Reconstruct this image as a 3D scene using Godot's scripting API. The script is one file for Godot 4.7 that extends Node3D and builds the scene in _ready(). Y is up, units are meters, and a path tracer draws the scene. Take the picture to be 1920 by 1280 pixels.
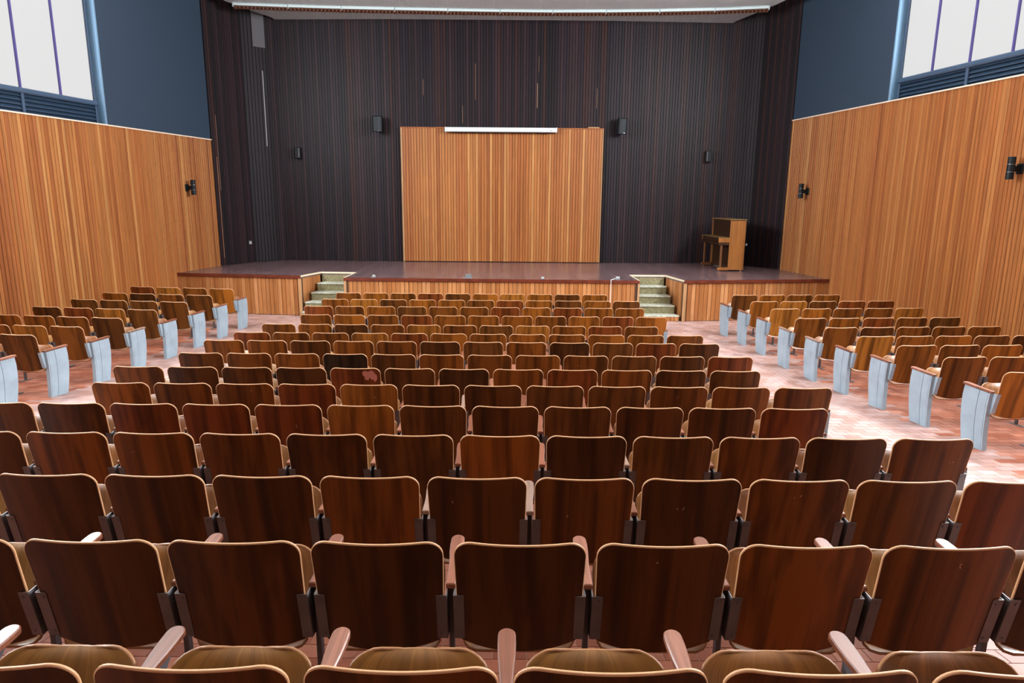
extends Node3D

# An old school auditorium: rows of plywood seats facing a low timber stage.
# Metres, y up, the stage lies towards -z; y = 0 is the flat floor in front of the stage.

const EYE := 2.666          # height of the camera above that floor
const STAGE := 0.911        # height of the stage deck
const PITCH := 0.53         # seat spacing of the central block
var rng := RandomNumberGenerator.new()
var used := {}
var M := {}

# plan points (x, z)
var LA := Vector2(-7.45, -17.43)
var LB := Vector2(-11.22, 5.0)
var RA := Vector2(6.87, -17.55)
var RB := Vector2(10.25, 5.0)
const L_TOP := 4.0          # top of the boarding on the left and right wall
const R_TOP := 4.57
const ROOM_TOP := 8.6
const REAR := 5.0


# ---------------------------------------------------------------- mesh helper
class MB:
	var v := PackedVector3Array()
	var n := PackedVector3Array()
	var u := PackedVector2Array()
	var out := ArrayMesh.new()
	var mats := []

	func tri(a: Vector3, b: Vector3, c: Vector3, o: Vector3) -> void:
		var w := (b - a).cross(c - a)
		if w.length() < 1e-12:
			return
		w = w.normalized()
		if w.dot(o) < 0.0:
			w = -w
			v.append_array([a, b, c])
		else:
			v.append_array([a, c, b])
		n.append_array([w, w, w])
		u.append_array([Vector2(a.x, a.y), Vector2(b.x, b.y), Vector2(c.x, c.y)])

	func quad(a: Vector3, b: Vector3, c: Vector3, d: Vector3, o: Vector3) -> void:
		tri(a, b, c, o)
		tri(a, c, d, o)

	# smooth triangle with its own normals and uvs
	func stri(p: Array, q: Array, t: Array) -> void:
		var w := (p[1] - p[0]).cross(p[2] - p[0]) as Vector3
		if w.length() < 1e-13:
			return
		var s: Vector3 = q[0] + q[1] + q[2]
		var order := [0, 1, 2] if w.dot(s) < 0.0 else [0, 2, 1]
		for i in order:
			v.append(p[i])
			n.append(q[i])
			u.append(t[i])

	func squad(p: Array, q: Array, t: Array) -> void:
		stri([p[0], p[1], p[2]], [q[0], q[1], q[2]], [t[0], t[1], t[2]])
		stri([p[0], p[2], p[3]], [q[0], q[2], q[3]], [t[0], t[2], t[3]])

	# bevelled box, in the frame xf
	func box(xf: Transform3D, s: Vector3, b := 0.0) -> void:
		var h := s * 0.5
		b = minf(b, minf(h.x, minf(h.y, h.z)) * 0.9)
		var ax := [Vector3(1, 0, 0), Vector3(0, 1, 0), Vector3(0, 0, 1)]
		for i in 3:
			var j := (i + 1) % 3
			var k := (i + 2) % 3
			for sg in [-1.0, 1.0]:
				var c: Vector3 = ax[i] * h[i] * sg
				var e: Vector3 = ax[j] * (h[j] - b)
				var f: Vector3 = ax[k] * (h[k] - b)
				quad(xf * (c - e - f), xf * (c + e - f), xf * (c + e + f), xf * (c - e + f), xf.basis * (ax[i] * sg))
		if b <= 0.0:
			return
		for i in 3:
			var j := (i + 1) % 3
			var k := (i + 2) % 3
			for sj in [-1.0, 1.0]:
				for sk in [-1.0, 1.0]:
					var a: Vector3 = ax[i] * (h[i] - b)
					var p: Vector3 = ax[j] * h[j] * sj + ax[k] * (h[k] - b) * sk
					var q: Vector3 = ax[j] * (h[j] - b) * sj + ax[k] * h[k] * sk
					quad(xf * (p - a), xf * (p + a), xf * (q + a), xf * (q - a), xf.basis * (ax[j] * sj + ax[k] * sk))
		for sx in [-1.0, 1.0]:
			for sy in [-1.0, 1.0]:
				for sz in [-1.0, 1.0]:
					var g := Vector3(sx, sy, sz)
					var m := h - Vector3(b, b, b)
					tri(xf * (Vector3(h.x, m.y, m.z) * g), xf * (Vector3(m.x, h.y, m.z) * g), xf * (Vector3(m.x, m.y, h.z) * g), xf.basis * g)

	func bx(c: Vector3, s: Vector3, b := 0.0) -> void:
		box(Transform3D(Basis(), c), s, b)

	# polygon in the xy plane of xf, from z0 to z1, its edges chamfered by b
	func prism(poly: PackedVector2Array, xf: Transform3D, z0: float, z1: float, b := 0.0) -> void:
		var pl := poly
		if Geometry2D.is_polygon_clockwise(pl):
			pl = poly.duplicate()
			pl.reverse()
		var inner := pl
		if b > 0.0:
			var off := Geometry2D.offset_polygon(pl, -b, Geometry2D.JOIN_MITER)
			if off.size() == 1 and off[0].size() == pl.size():
				inner = off[0]
				var best := 0
				for i in inner.size():
					if inner[i].distance_to(pl[0]) < inner[best].distance_to(pl[0]):
						best = i
				var turned := PackedVector2Array()
				for i in inner.size():
					turned.append(inner[(i + best) % inner.size()])
				inner = turned
			else:
				b = 0.0
		var idx := Geometry2D.triangulate_polygon(inner)
		for sd in [0, 1]:
			var z: float = z1 if sd else z0
			var o := xf.basis * Vector3(0, 0, 1 if sd else -1)
			for i in range(0, idx.size(), 3):
				tri(xf * Vector3(inner[idx[i]].x, inner[idx[i]].y, z), xf * Vector3(inner[idx[i + 1]].x, inner[idx[i + 1]].y, z), xf * Vector3(inner[idx[i + 2]].x, inner[idx[i + 2]].y, z), o)
		for i in pl.size():
			var p := pl[i]
			var q := pl[(i + 1) % pl.size()]
			var e := (q - p)
			var o2 := xf.basis * Vector3(e.y, -e.x, 0)
			quad(xf * Vector3(p.x, p.y, z0 + b), xf * Vector3(q.x, q.y, z0 + b), xf * Vector3(q.x, q.y, z1 - b), xf * Vector3(p.x, p.y, z1 - b), o2)
			if b > 0.0:
				var p2 := inner[i]
				var q2 := inner[(i + 1) % pl.size()]
				for sd in [0, 1]:
					var za: float = z1 - b if sd else z0 + b
					var zb: float = z1 if sd else z0
					quad(xf * Vector3(p.x, p.y, za), xf * Vector3(q.x, q.y, za), xf * Vector3(q2.x, q2.y, zb), xf * Vector3(p2.x, p2.y, zb), o2 + xf.basis * Vector3(0, 0, 0.5 * e.length() * (1 if sd else -1)))

	# profile of (radius, height) turned round the y axis of xf
	func lathe(prof: Array, seg: int, xf: Transform3D) -> void:
		for i in prof.size() - 1:
			var a: Vector2 = prof[i]
			var b: Vector2 = prof[i + 1]
			var d := (b - a)
			if d.length() < 1e-6:
				continue
			var nn := Vector2(d.y, -d.x).normalized()
			for k in seg:
				var t0 := TAU * k / seg
				var t1 := TAU * (k + 1) / seg
				var c0 := Vector3(cos(t0), 0, sin(t0))
				var c1 := Vector3(cos(t1), 0, sin(t1))
				var n0 := xf.basis * (c0 * nn.x + Vector3(0, nn.y, 0))
				var n1 := xf.basis * (c1 * nn.x + Vector3(0, nn.y, 0))
				squad([xf * (c0 * a.x + Vector3(0, a.y, 0)), xf * (c1 * a.x + Vector3(0, a.y, 0)), xf * (c1 * b.x + Vector3(0, b.y, 0)), xf * (c0 * b.x + Vector3(0, b.y, 0))], [n0, n1, n1, n0], [Vector2(t0, a.y), Vector2(t1, a.y), Vector2(t1, b.y), Vector2(t0, b.y)])

	func tube(path: Array, r: float, seg := 6) -> void:
		for i in path.size() - 1:
			var a: Vector3 = path[i]
			var b: Vector3 = path[i + 1]
			var y := (b - a).normalized()
			var x := y.cross(Vector3(0.3, 0.2, 0.9)).normalized()
			var xf := Transform3D(Basis(x, y, x.cross(y)), a)
			lathe([Vector2(0, 0), Vector2(r, 0), Vector2(r, (b - a).length()), Vector2(0, (b - a).length())], seg, xf)

	func surface(m: Material) -> void:
		if v.is_empty():
			return
		var a := []
		a.resize(Mesh.ARRAY_MAX)
		a[Mesh.ARRAY_VERTEX] = v
		a[Mesh.ARRAY_NORMAL] = n
		a[Mesh.ARRAY_TEX_UV] = u
		out.add_surface_from_arrays(Mesh.PRIMITIVE_TRIANGLES, a)
		out.surface_set_material(out.get_surface_count() - 1, m)
		v = PackedVector3Array()
		n = PackedVector3Array()
		u = PackedVector2Array()

	func done(m: Material) -> ArrayMesh:
		surface(m)
		return out


# ---------------------------------------------------------------- scene helpers
func numbered(s: String) -> String:
	var k: int = used.get(s, 0)
	used[s] = k + 1
	return s if k == 0 else "%s_%03d" % [s, k]


func tag(o: Node, label: String, category: String, group := "", kind := "") -> void:
	if label:
		o.set_meta("label", label)
	if category:
		o.set_meta("category", category)
	if group:
		o.set_meta("group", group)
	if kind:
		o.set_meta("kind", kind)


func thing(called: String, label: String, category: String, at := Vector3.ZERO, turn := 0.0, group := "", kind := "") -> Node3D:
	var o := Node3D.new()
	o.name = numbered(called)
	add_child(o, true)
	o.position = at
	o.rotation.y = turn
	tag(o, label, category, group, kind)
	return o


func part(parent: Node, called: String, mesh: Mesh, xf := Transform3D(), m: Material = null) -> MeshInstance3D:
	var o := MeshInstance3D.new()
	o.name = called
	o.mesh = mesh
	o.transform = xf
	if m:
		o.set_surface_override_material(0, m)
	parent.add_child(o, true)
	return o


func at(x: float, y: float, z: float) -> Transform3D:
	return Transform3D(Basis(), Vector3(x, y, z))


func c8(r: int, g: int, b: int) -> Color:
	return Color(r / 255.0, g / 255.0, b / 255.0)


func floor_y(z: float) -> float:
	var zt := [-30.0, -9.75, -8.96, -8.14, -7.27, -6.42, -5.58, -4.75, -3.92, -3.11, -2.28, -1.48, 6.0]
	var ht := [0.0, 0.0, 0.033, 0.096, 0.135, 0.192, 0.262, 0.337, 0.411, 0.485, 0.587, 0.681, 1.42]
	for i in zt.size() - 1:
		if z <= zt[i + 1]:
			return lerpf(ht[i], ht[i + 1], clampf((z - zt[i]) / (zt[i + 1] - zt[i]), 0, 1))
	return ht[-1]


# ---------------------------------------------------------------- textures, materials
func streaks(w: int, h: int, sd: int, dark: float, fine: float) -> ImageTexture:
	# vertical wood grain that repeats; values around 0.8
	var nz := FastNoiseLite.new()
	nz.seed = sd
	nz.frequency = 1.0
	nz.fractal_octaves = 3
	var im := Image.create(w, h, false, Image.FORMAT_RGB8)
	for y in h:
		var b := TAU * y / h
		for x in w:
			var a := TAU * x / w
			var ca := cos(a)
			var sa := sin(a)
			var wob := nz.get_noise_3d(ca * 1.3 + 7.0, sa * 1.3, cos(b) * 0.6 + sin(b) * 0.35) * 0.35
			var broad := nz.get_noise_3d(ca * (1.5 + wob), sa * (1.5 + wob), cos(b) * 0.2 + sin(b) * 0.13 + 3.0)
			var fib := nz.get_noise_3d(ca * 26.0, sa * 26.0, cos(b) * 0.9 + sin(b) * 0.6 + 11.0)
			var k := 0.82 + dark * clampf(broad, -1, 1) + fine * fib
			k = clampf(k, 0.12, 1.0)
			im.set_pixel(x, y, Color(k, pow(k, 1.05), pow(k, 1.12)))
	return ImageTexture.create_from_image(im)


func noise_tex(sd: int, freq: float, lo: float, hi: float, size := 512, normal := false, bump := 4.0) -> NoiseTexture2D:
	var nz := FastNoiseLite.new()
	nz.seed = sd
	nz.frequency = freq
	nz.fractal_octaves = 4
	var t := NoiseTexture2D.new()
	t.width = size
	t.height = size
	t.seamless = true
	t.noise = nz
	if normal:
		t.as_normal_map = true
		t.bump_strength = bump
	else:
		var g := Gradient.new()
		g.set_color(0, Color(lo, lo, lo))
		g.set_color(1, Color(hi, hi, hi))
		t.color_ramp = g
	return t


func mat(col: Color, rough := 0.6, metal := 0.0, spec := 0.5) -> StandardMaterial3D:
	var m := StandardMaterial3D.new()
	m.albedo_color = col
	m.roughness = rough
	m.metallic = metal
	m.metallic_specular = spec
	return m


func planked(col: Color, tex: Texture2D, k: int, rough: float, scale: Vector3) -> StandardMaterial3D:
	var m := mat(col, rough)
	m.albedo_texture = tex
	m.uv1_triplanar = true
	m.uv1_world_triplanar = true
	m.uv1_triplanar_sharpness = 8.0
	m.uv1_scale = scale
	m.uv1_offset = Vector3(k * 0.37, k * 0.53, k * 0.71)
	return m


func make_materials() -> void:
	var grain := streaks(512, 512, 3, 0.16, 0.16)
	var figure := streaks(512, 512, 8, 0.5, 0.1)
	M.figure = figure
	M.light_boards = []
	var tones := [c8(187, 118, 61), c8(182, 111, 55), c8(193, 127, 69), c8(174, 103, 50), c8(190, 121, 61), c8(207, 146, 85), c8(182, 110, 60), c8(166, 96, 46)]
	for k in tones.size():
		M.light_boards.append(planked(tones[k], grain, k, 0.42, Vector3(1.7, 0.32, 1.7)))
	M.dark_boards = []
	var dk := [c8(40, 25, 32), c8(30, 20, 28), c8(52, 34, 40), c8(25, 17, 24), c8(56, 31, 30), c8(37, 27, 38)]
	for k in dk.size():
		M.dark_boards.append(planked(dk[k], grain, k, 0.52, Vector3(1.7, 0.32, 1.7)))
		M.dark_boards[k].metallic_specular = 0.36
	M.strip_boards = [planked(c8(38, 31, 37), grain, 1, 0.55, Vector3(1.7, 0.32, 1.7)), planked(c8(32, 26, 32), grain, 4, 0.55, Vector3(1.7, 0.32, 1.7))]
	for m in M.strip_boards:
		m.metallic_specular = 0.3
	M.apron_boards = []
	var ap := [c8(196, 130, 74), c8(206, 142, 86), c8(188, 120, 62), c8(212, 150, 96), c8(180, 112, 58)]
	for k in ap.size():
		M.apron_boards.append(planked(ap[k], grain, k + 2, 0.45, Vector3(1.7, 0.6, 1.7)))
	M.gap = mat(c8(52, 30, 18), 0.9)
	M.dark_gap = mat(c8(16, 12, 14), 0.9)
	# seats
	M.backs = []
	var bt := [c8(118, 68, 22), c8(96, 55, 18), c8(134, 78, 25), c8(82, 47, 16), c8(124, 64, 25), c8(152, 90, 29), c8(110, 67, 26), c8(46, 34, 20), c8(160, 102, 38)]
	M.tones = ["brown", "dark brown", "warm brown", "deep brown", "reddish brown", "orange brown", "dull brown", "nearly black", "golden brown"]
	for k in bt.size():
		var row := []
		for j in 4:
			var m := mat(bt[k], 0.42, 0.0, 0.28)
			m.albedo_texture = figure
			m.uv1_scale = Vector3(0.9, 0.5, 1)
			m.uv1_offset = Vector3(0.23 * j + 0.11 * k, 0.31 * j + 0.17 * k, 0)
			m.clearcoat_enabled = true
			m.clearcoat = 0.1
			m.clearcoat_roughness = 0.22
			row.append(m)
		M.backs.append(row)
	M.edge = mat(c8(190, 146, 106), 0.5)
	M.pan_edge = mat(c8(140, 96, 58), 0.45)
	M.pans = []
	for k in 4:
		var m := mat([c8(164, 110, 52), c8(148, 96, 46), c8(172, 122, 60), c8(140, 86, 42)][k], 0.3)
		m.albedo_texture = grain
		m.uv1_scale = Vector3(1.6, 0.5, 1)
		m.uv1_offset = Vector3(0.21 * k, 0.4 * k, 0)
		m.clearcoat_enabled = true
		m.clearcoat = 0.4
		m.clearcoat_roughness = 0.2
		M.pans.append(m)
	M.arms = []
	for k in 4:
		M.arms.append(planked([c8(142, 86, 62), c8(154, 100, 78), c8(128, 74, 50), c8(152, 124, 110)][k], grain, k, 0.36, Vector3(5, 5, 1.2)))
	M.steel = mat(c8(108, 104, 106), 0.45, 0.25)
	M.steel.albedo_texture = noise_tex(21, 0.02, 0.8, 1.0, 256)
	M.steel.uv1_triplanar = true
	M.steel.uv1_world_triplanar = true
	M.post = mat(c8(72, 70, 74), 0.5, 0.2)
	M.paint = mat(c8(148, 167, 180), 0.4)
	M.paint.albedo_texture = noise_tex(5, 0.012, 0.88, 1.0, 256)
	M.paint.uv1_triplanar = true
	M.paint.uv1_world_triplanar = true
	M.seam = mat(c8(40, 46, 54), 0.8)
	# shell
	M.blue = mat(c8(34, 52, 70), 0.75)
	M.blue.normal_enabled = true
	M.blue.normal_texture = noise_tex(31, 0.05, 0, 1, 256, true, 3.0)
	M.blue.normal_scale = 0.25
	M.blue.uv1_triplanar = true
	M.blue.uv1_world_triplanar = true
	M.blue.uv1_scale = Vector3(1.5, 1.5, 1.5)
	M.jamb = mat(c8(74, 104, 128), 0.5)
	M.frame = mat(c8(58, 78, 102), 0.4)
	M.mullion = mat(c8(72, 66, 130), 0.45)
	M.louver = mat(c8(44, 62, 82), 0.35)
	M.pane = mat(c8(70, 70, 70), 0.6, 0.0, 0.2)
	M.pane.emission_enabled = true
	M.pane.emission = Color(1, 1, 1)
	M.pane.emission_energy_multiplier = 0.72
	M.ledge = mat(c8(226, 208, 190), 0.5)
	M.ceiling = mat(c8(244, 244, 244), 0.9)
	M.ceiling.normal_enabled = true
	M.ceiling.normal_texture = noise_tex(41, 0.09, 0, 1, 512, true, 14.0)
	M.ceiling.normal_scale = 1.6
	M.ceiling.albedo_texture = noise_tex(42, 0.12, 0.45, 1.0)
	var cg: Gradient = (M.ceiling.albedo_texture as NoiseTexture2D).color_ramp
	cg.set_offset(0, 0.2)
	cg.set_offset(1, 0.55)
	M.ceiling.uv1_triplanar = true
	M.ceiling.uv1_world_triplanar = true
	M.ceiling.uv1_scale = Vector3(0.9, 0.9, 0.9)
	M.plaster = mat(c8(228, 224, 218), 0.85)
	M.rear = mat(c8(84, 62, 44), 0.8)
	M.trough = mat(c8(176, 190, 190), 0.5)
	M.grille = mat(c8(112, 74, 56), 0.4, 0.4)
	M.grey_patch = mat(c8(82, 80, 84), 0.7)
	# floor
	M.grout = mat(c8(206, 178, 162), 0.6)
	M.tiles = []
	for k in 5:
		var m := mat([c8(168, 104, 80), c8(158, 94, 70), c8(178, 114, 90), c8(170, 110, 88), c8(150, 86, 64)][k], 0.46, 0.0, 0.45)
		m.clearcoat_enabled = true
		m.clearcoat = 0.12
		m.clearcoat_roughness = 0.45
		m.albedo_texture = noise_tex(50, 0.01, 0.84, 1.0, 256)
		m.uv1_triplanar = true
		m.uv1_world_triplanar = true
		m.uv1_scale = Vector3(0.8, 0.8, 0.8)
		m.uv1_offset = Vector3(0.2 * k, 0.1 * k, 0.3 * k)
		M.tiles.append(m)
	# the same tiles in paler, greyer tones for the aisles
	M.pale_tiles = []
	for k in 5:
		var m: StandardMaterial3D = M.tiles[k].duplicate()
		m.albedo_color = [c8(178, 145, 136), c8(170, 134, 124), c8(184, 152, 146), c8(176, 145, 139), c8(165, 127, 116)][k]
		M.pale_tiles.append(m)
	M.deck = mat(c8(128, 104, 108), 0.24)
	M.deck.albedo_texture = streaks(512, 512, 17, 0.2, 0.1)
	M.deck.uv1_triplanar = true
	M.deck.uv1_world_triplanar = true
	M.deck.uv1_scale = Vector3(0.5, 0.5, 0.5)
	M.nosing = planked(c8(116, 52, 34), grain, 5, 0.35, Vector3(0.4, 1.7, 1.7))
	M.concrete = mat(c8(146, 139, 101), 0.8)
	M.concrete.albedo_texture = noise_tex(61, 0.03, 0.66, 1.0)
	M.concrete.uv1_triplanar = true
	M.concrete.uv1_world_triplanar = true
	M.tread = mat(c8(206, 210, 192), 0.6)
	M.tread.albedo_texture = M.concrete.albedo_texture
	M.tread.uv1_triplanar = true
	M.tread.uv1_world_triplanar = true
	M.trim = mat(c8(214, 204, 176), 0.5)
	M.edge_board = planked(c8(196, 150, 104), grain, 3, 0.45, Vector3(1.7, 0.32, 1.7))
	M.black = mat(c8(15, 20, 24), 0.5, 0.0, 0.35)
	M.black_cloth = mat(c8(24, 32, 38), 0.6)
	M.white = mat(c8(206, 213, 213), 0.4)
	M.metal = mat(c8(170, 176, 178), 0.35, 0.7)
	M.piano = planked(c8(168, 108, 52), grain, 2, 0.32, Vector3(2.2, 0.7, 2.2))
	M.piano_half_shaded = planked(c8(124, 78, 42), grain, 5, 0.32, Vector3(2.2, 0.7, 2.2))  # legs and far parts: the same wood, darkened to paint in their shade
	M.piano_top = planked(c8(140, 110, 66), grain, 6, 0.4, Vector3(1, 2, 0.4))
	M.piano_shaded = planked(c8(62, 40, 24), grain, 4, 0.3, Vector3(1, 0.6, 1))  # same brown wood again, the shade on the keyboard side put into its colour
	M.wear = mat(c8(188, 122, 108), 0.6)
	M.bare = mat(c8(150, 112, 84), 0.6)
	M.bare_grey = mat(c8(150, 148, 152), 0.6)
	M.scratch = mat(c8(176, 132, 96), 0.6)


# ---------------------------------------------------------------- boards
var board_meshes := {}
func board_mesh(w: float, d: float) -> ArrayMesh:
	var key := "%.4f %.4f" % [w, d]
	if not board_meshes.has(key):
		var b := MB.new()
		var c := minf(0.006, w * 0.12)
		var p := [Vector2(-w / 2, 0), Vector2(-w / 2, d - c), Vector2(-w / 2 + c, d), Vector2(w / 2 - c, d), Vector2(w / 2, d - c), Vector2(w / 2, 0)]
		for i in 5:
			var e: Vector2 = p[i + 1] - p[i]
			b.quad(Vector3(p[i].x, 0, p[i].y), Vector3(p[i + 1].x, 0, p[i + 1].y), Vector3(p[i + 1].x, 1, p[i + 1].y), Vector3(p[i].x, 1, p[i].y), Vector3(-e.y, 0, e.x))
		for i in [1, 2, 3, 4]:
			for y in [0.0, 1.0]:
				b.tri(Vector3(p[0].x, y, p[0].y), Vector3(p[i].x, y, p[i].y), Vector3(p[i + 1].x, y, p[i + 1].y), Vector3(0, y * 2 - 1, 0))
		board_meshes[key] = b.done(null)
	return board_meshes[key]


# boards stood side by side along the plan line a-b, their faces towards "side" (+1: left of a->b seen from above)
func boards(parent: Node, a: Vector2, b: Vector2, y0: Callable, y1: Callable, pitch: float, mats: Array, side: float, d := 0.018, called := "board", gap := 0.0065) -> int:
	var len := a.distance_to(b)
	var cnt := maxi(1, roundi(len / pitch))
	var w := len / cnt
	var t := (b - a) / len
	var nrm := Vector2(t.y, -t.x) * side
	var mesh := board_mesh(w - gap, d)
	var inv := Transform3D()
	if parent is Node3D:
		inv = (parent as Node3D).transform.affine_inverse()
	for i in cnt:
		var p := a + t * w * (i + 0.5)
		var lo: float = y0.call(p)
		var hi: float = y1.call(p)
		var z := Vector3(nrm.x, 0, nrm.y)
		var x := Vector3(0, 1, 0).cross(z)
		var k := rng.randi() % mats.size()
		if rng.randf() < 0.45:
			k = (k + i) % 3 % mats.size()
		part(parent, called, mesh, inv * Transform3D(Basis(x, Vector3(0, hi - lo, 0), z), Vector3(p.x, lo, p.y)), mats[k])
	return cnt


# a straight slab of wall along a-b, from y0 to y1, its inner face on the line and its body on the other side
func slab(mb: MB, a: Vector2, b: Vector2, y0: float, y1: float, thick: float, side: float, shift := 0.0) -> void:
	var t := (b - a).normalized()
	var nrm := Vector2(t.y, -t.x) * side
	var mid := (a + b) * 0.5 - nrm * (thick * 0.5 + shift)
	var z := Vector3(nrm.x, 0, nrm.y)
	mb.box(Transform3D(Basis(Vector3(0, 1, 0).cross(z), Vector3(0, 1, 0), z), Vector3(mid.x, (y0 + y1) * 0.5, mid.y)), Vector3(a.distance_to(b), y1 - y0, thick))


func frame_at(a: Vector2, b: Vector2, s: float, side: float) -> Transform3D:
	# x runs along the wall, z points into the room
	var t := (b - a).normalized()
	var nrm := Vector2(t.y, -t.x) * side
	var z := Vector3(nrm.x, 0, nrm.y)
	var p := a + t * s
	return Transform3D(Basis(Vector3(0, 1, 0).cross(z), Vector3(0, 1, 0), z), Vector3(p.x, 0, p.y))


# ---------------------------------------------------------------- camera, light
func setup() -> void:
	var cam := Camera3D.new()
	cam.name = "camera"
	cam.fov = 53.13
	cam.near = 0.05
	cam.far = 200.0
	add_child(cam)
	cam.transform = Transform3D(Basis(Vector3.RIGHT, deg_to_rad(-11.9)) * Basis(Vector3.BACK, deg_to_rad(0.45)), Vector3(0, EYE, 0))
	cam.current = true
	var we := WorldEnvironment.new()
	we.name = "environment"
	var e := Environment.new()
	e.background_mode = Environment.BG_SKY
	var sky := Sky.new()
	var sm := ProceduralSkyMaterial.new()
	sm.sky_top_color = c8(190, 205, 225)
	sm.sky_horizon_color = c8(235, 238, 242)
	sm.ground_bottom_color = c8(120, 118, 112)
	sm.ground_horizon_color = c8(200, 200, 198)
	sky.sky_material = sm
	e.sky = sky
	e.tonemap_mode = Environment.TONE_MAPPER_LINEAR
	e.tonemap_exposure = 0.94
	e.sdfgi_enabled = true
	e.ssao_enabled = true
	e.ssil_enabled = true
	we.environment = e
	add_child(we)
	# daylight through the two clerestory bands, just in front of their panes
	for sd in 2:
		var l := AreaLight3D.new()
		l.name = "window_daylight" if sd == 0 else "window_daylight_001"
		var a: Vector2 = LA if sd == 0 else RA
		var b: Vector2 = LB if sd == 0 else RB
		var f := frame_at(a, b, 0, 1.0 if sd == 0 else -1.0)
		var s0 := WIN_S0
		var s1 := WIN_S1
		var sill: float = L_TOP + 0.45 if sd == 0 else R_TOP + 0.43
		var mid := frame_at(a, b, (s0 + s1) * 0.5, 1.0 if sd == 0 else -1.0)
		var yc := (sill + WIN_TOP) * 0.5
		l.area_size = Vector2(s1 - s0 - 0.9, WIN_TOP - sill - 0.1)
		l.area_normalize_energy = true
		l.light_energy = 272.0 if sd == 0 else 350.0
		l.light_color = Color(0.97, 0.985, 1.0)
		l.area_range = 40.0
		l.area_attenuation = 2.0
		l.shadow_enabled = true
		add_child(l)
		# its -z looks into the room
		l.transform = Transform3D(Basis(-mid.basis.x, mid.basis.y, -mid.basis.z), mid.origin + Vector3(0, yc, 0) + mid.basis.z * -0.10)


const WIN_S0 := 3.42
const WIN_S1 := 14.704
const WIN_TOP := 6.95


func _ready() -> void:
	rng.seed = 20240
	setup()
	make_materials()
	build_floor()
	build_side_wall(0)
	build_side_wall(1)
	build_stage_shell()
	build_ceiling()
	build_stage()
	build_backdrop()
	build_seats()
	build_fittings()
	build_piano()


# ---------------------------------------------------------------- shell
func build_floor() -> void:
	var fl := Node3D.new()
	fl.name = "floor"
	add_child(fl)
	tag(fl, "", "", "", "structure")
	var b := MB.new()
	var zs := [-19.9, -9.75, -8.96, -8.14, -7.27, -6.42, -5.58, -4.75, -3.92, -3.11, -2.28, -1.48, 6.0]
	for i in zs.size() - 1:
		var z0: float = zs[i]
		var z1: float = zs[i + 1]
		var p := PackedVector2Array([Vector2(z0, floor_y(z0) - 0.004), Vector2(z1, floor_y(z1) - 0.004), Vector2(z1, -0.3), Vector2(z0, -0.3)])
		b.prism(p, Transform3D(Basis(Vector3(0, 0, 1), Vector3(0, 1, 0), Vector3(-1, 0, 0)), Vector3.ZERO), -12.0, 12.0)
	part(fl, "screed", b.done(M.grout))
	# clay tiles in straight courses; the nearest ones in view singly, the rest as one field
	var tw := 0.165
	var td := 0.118
	var tm := MB.new()
	tm.bx(Vector3(0, -0.006, 0), Vector3(tw - 0.005, 0.013, td - 0.005))
	var tmesh := tm.done(M.tiles[0])
	var xs := []
	var cols := []
	var singles := 0
	var z := 4.8
	var row := 0
	while z > -15.5:
		var zc := z - td * 0.5
		var y := floor_y(zc)
		var slope := (floor_y(zc + 0.02) - floor_y(zc - 0.02)) / 0.04
		var bs := Basis(Vector3.RIGHT, -atan(slope))
		var xl := lerpf(LA.x, LB.x, (zc - LA.y) / (LB.y - LA.y))
		var xr := lerpf(RA.x, RB.x, (zc - RA.y) / (RB.y - RA.y))
		var cnt := int((xr - xl) / tw)
		for i in cnt:
			var x := (int(xl / tw) + i + 0.5) * tw + (tw * 0.5 if row % 2 else 0.0)
			if x < xl + tw * 0.5 or x > xr - tw * 0.5:
				continue
			var xf := Transform3D(bs, Vector3(x, y, zc))
			var in_aisle := x > 2.75 and x < 4.55 and zc > -6.6 and zc < -4.0
			in_aisle = in_aisle or (zc > -3.05 and zc < -2.45 and absf(x) < 2.1)
			if in_aisle and singles < 300:
				part(fl, "tile", tmesh, xf, (M.pale_tiles if pale_chance(x, zc) > rng.randf() else M.tiles)[rng.randi() % 5])
				singles += 1
			else:
				xs.append(xf)
				cols.append(rng.randi() % 5 + (5 if pale_chance(x, zc) > rng.randf() else 0))
		z -= td
		row += 1
	var mm := MultiMesh.new()
	mm.transform_format = MultiMesh.TRANSFORM_3D
	mm.use_colors = true
	mm.mesh = tmesh
	mm.instance_count = xs.size()
	var base: Color = M.tiles[0].albedo_color.srgb_to_linear()
	var tint := []
	for m in M.tiles + M.pale_tiles:
		var c: Color = m.albedo_color.srgb_to_linear()
		tint.append(Color(c.r / base.r, c.g / base.g, c.b / base.b))
	for i in xs.size():
		mm.set_instance_transform(i, xs[i])
		mm.set_instance_color(i, tint[cols[i]])
	var mi := MultiMeshInstance3D.new()
	mi.name = "tile_field"
	mi.multimesh = mm
	var fm: StandardMaterial3D = M.tiles[0].duplicate()
	fm.vertex_color_use_as_albedo = true
	mi.material_override = fm
	mi.set_meta("kind", "stuff")
	fl.add_child(mi)


# how likely a tile takes the paler tone: the two aisles and the strip before the stage
func pale_chance(x: float, z: float) -> float:
	var lane := maxf(smoothstep(2.5, 3.1, x) * (1.0 - smoothstep(4.5, 5.1, x)), smoothstep(-6.3, -5.8, x) * (1.0 - smoothstep(-4.1, -3.6, x)))
	return maxf(lane, 1.0 - smoothstep(-14.0, -13.4, z))


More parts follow.
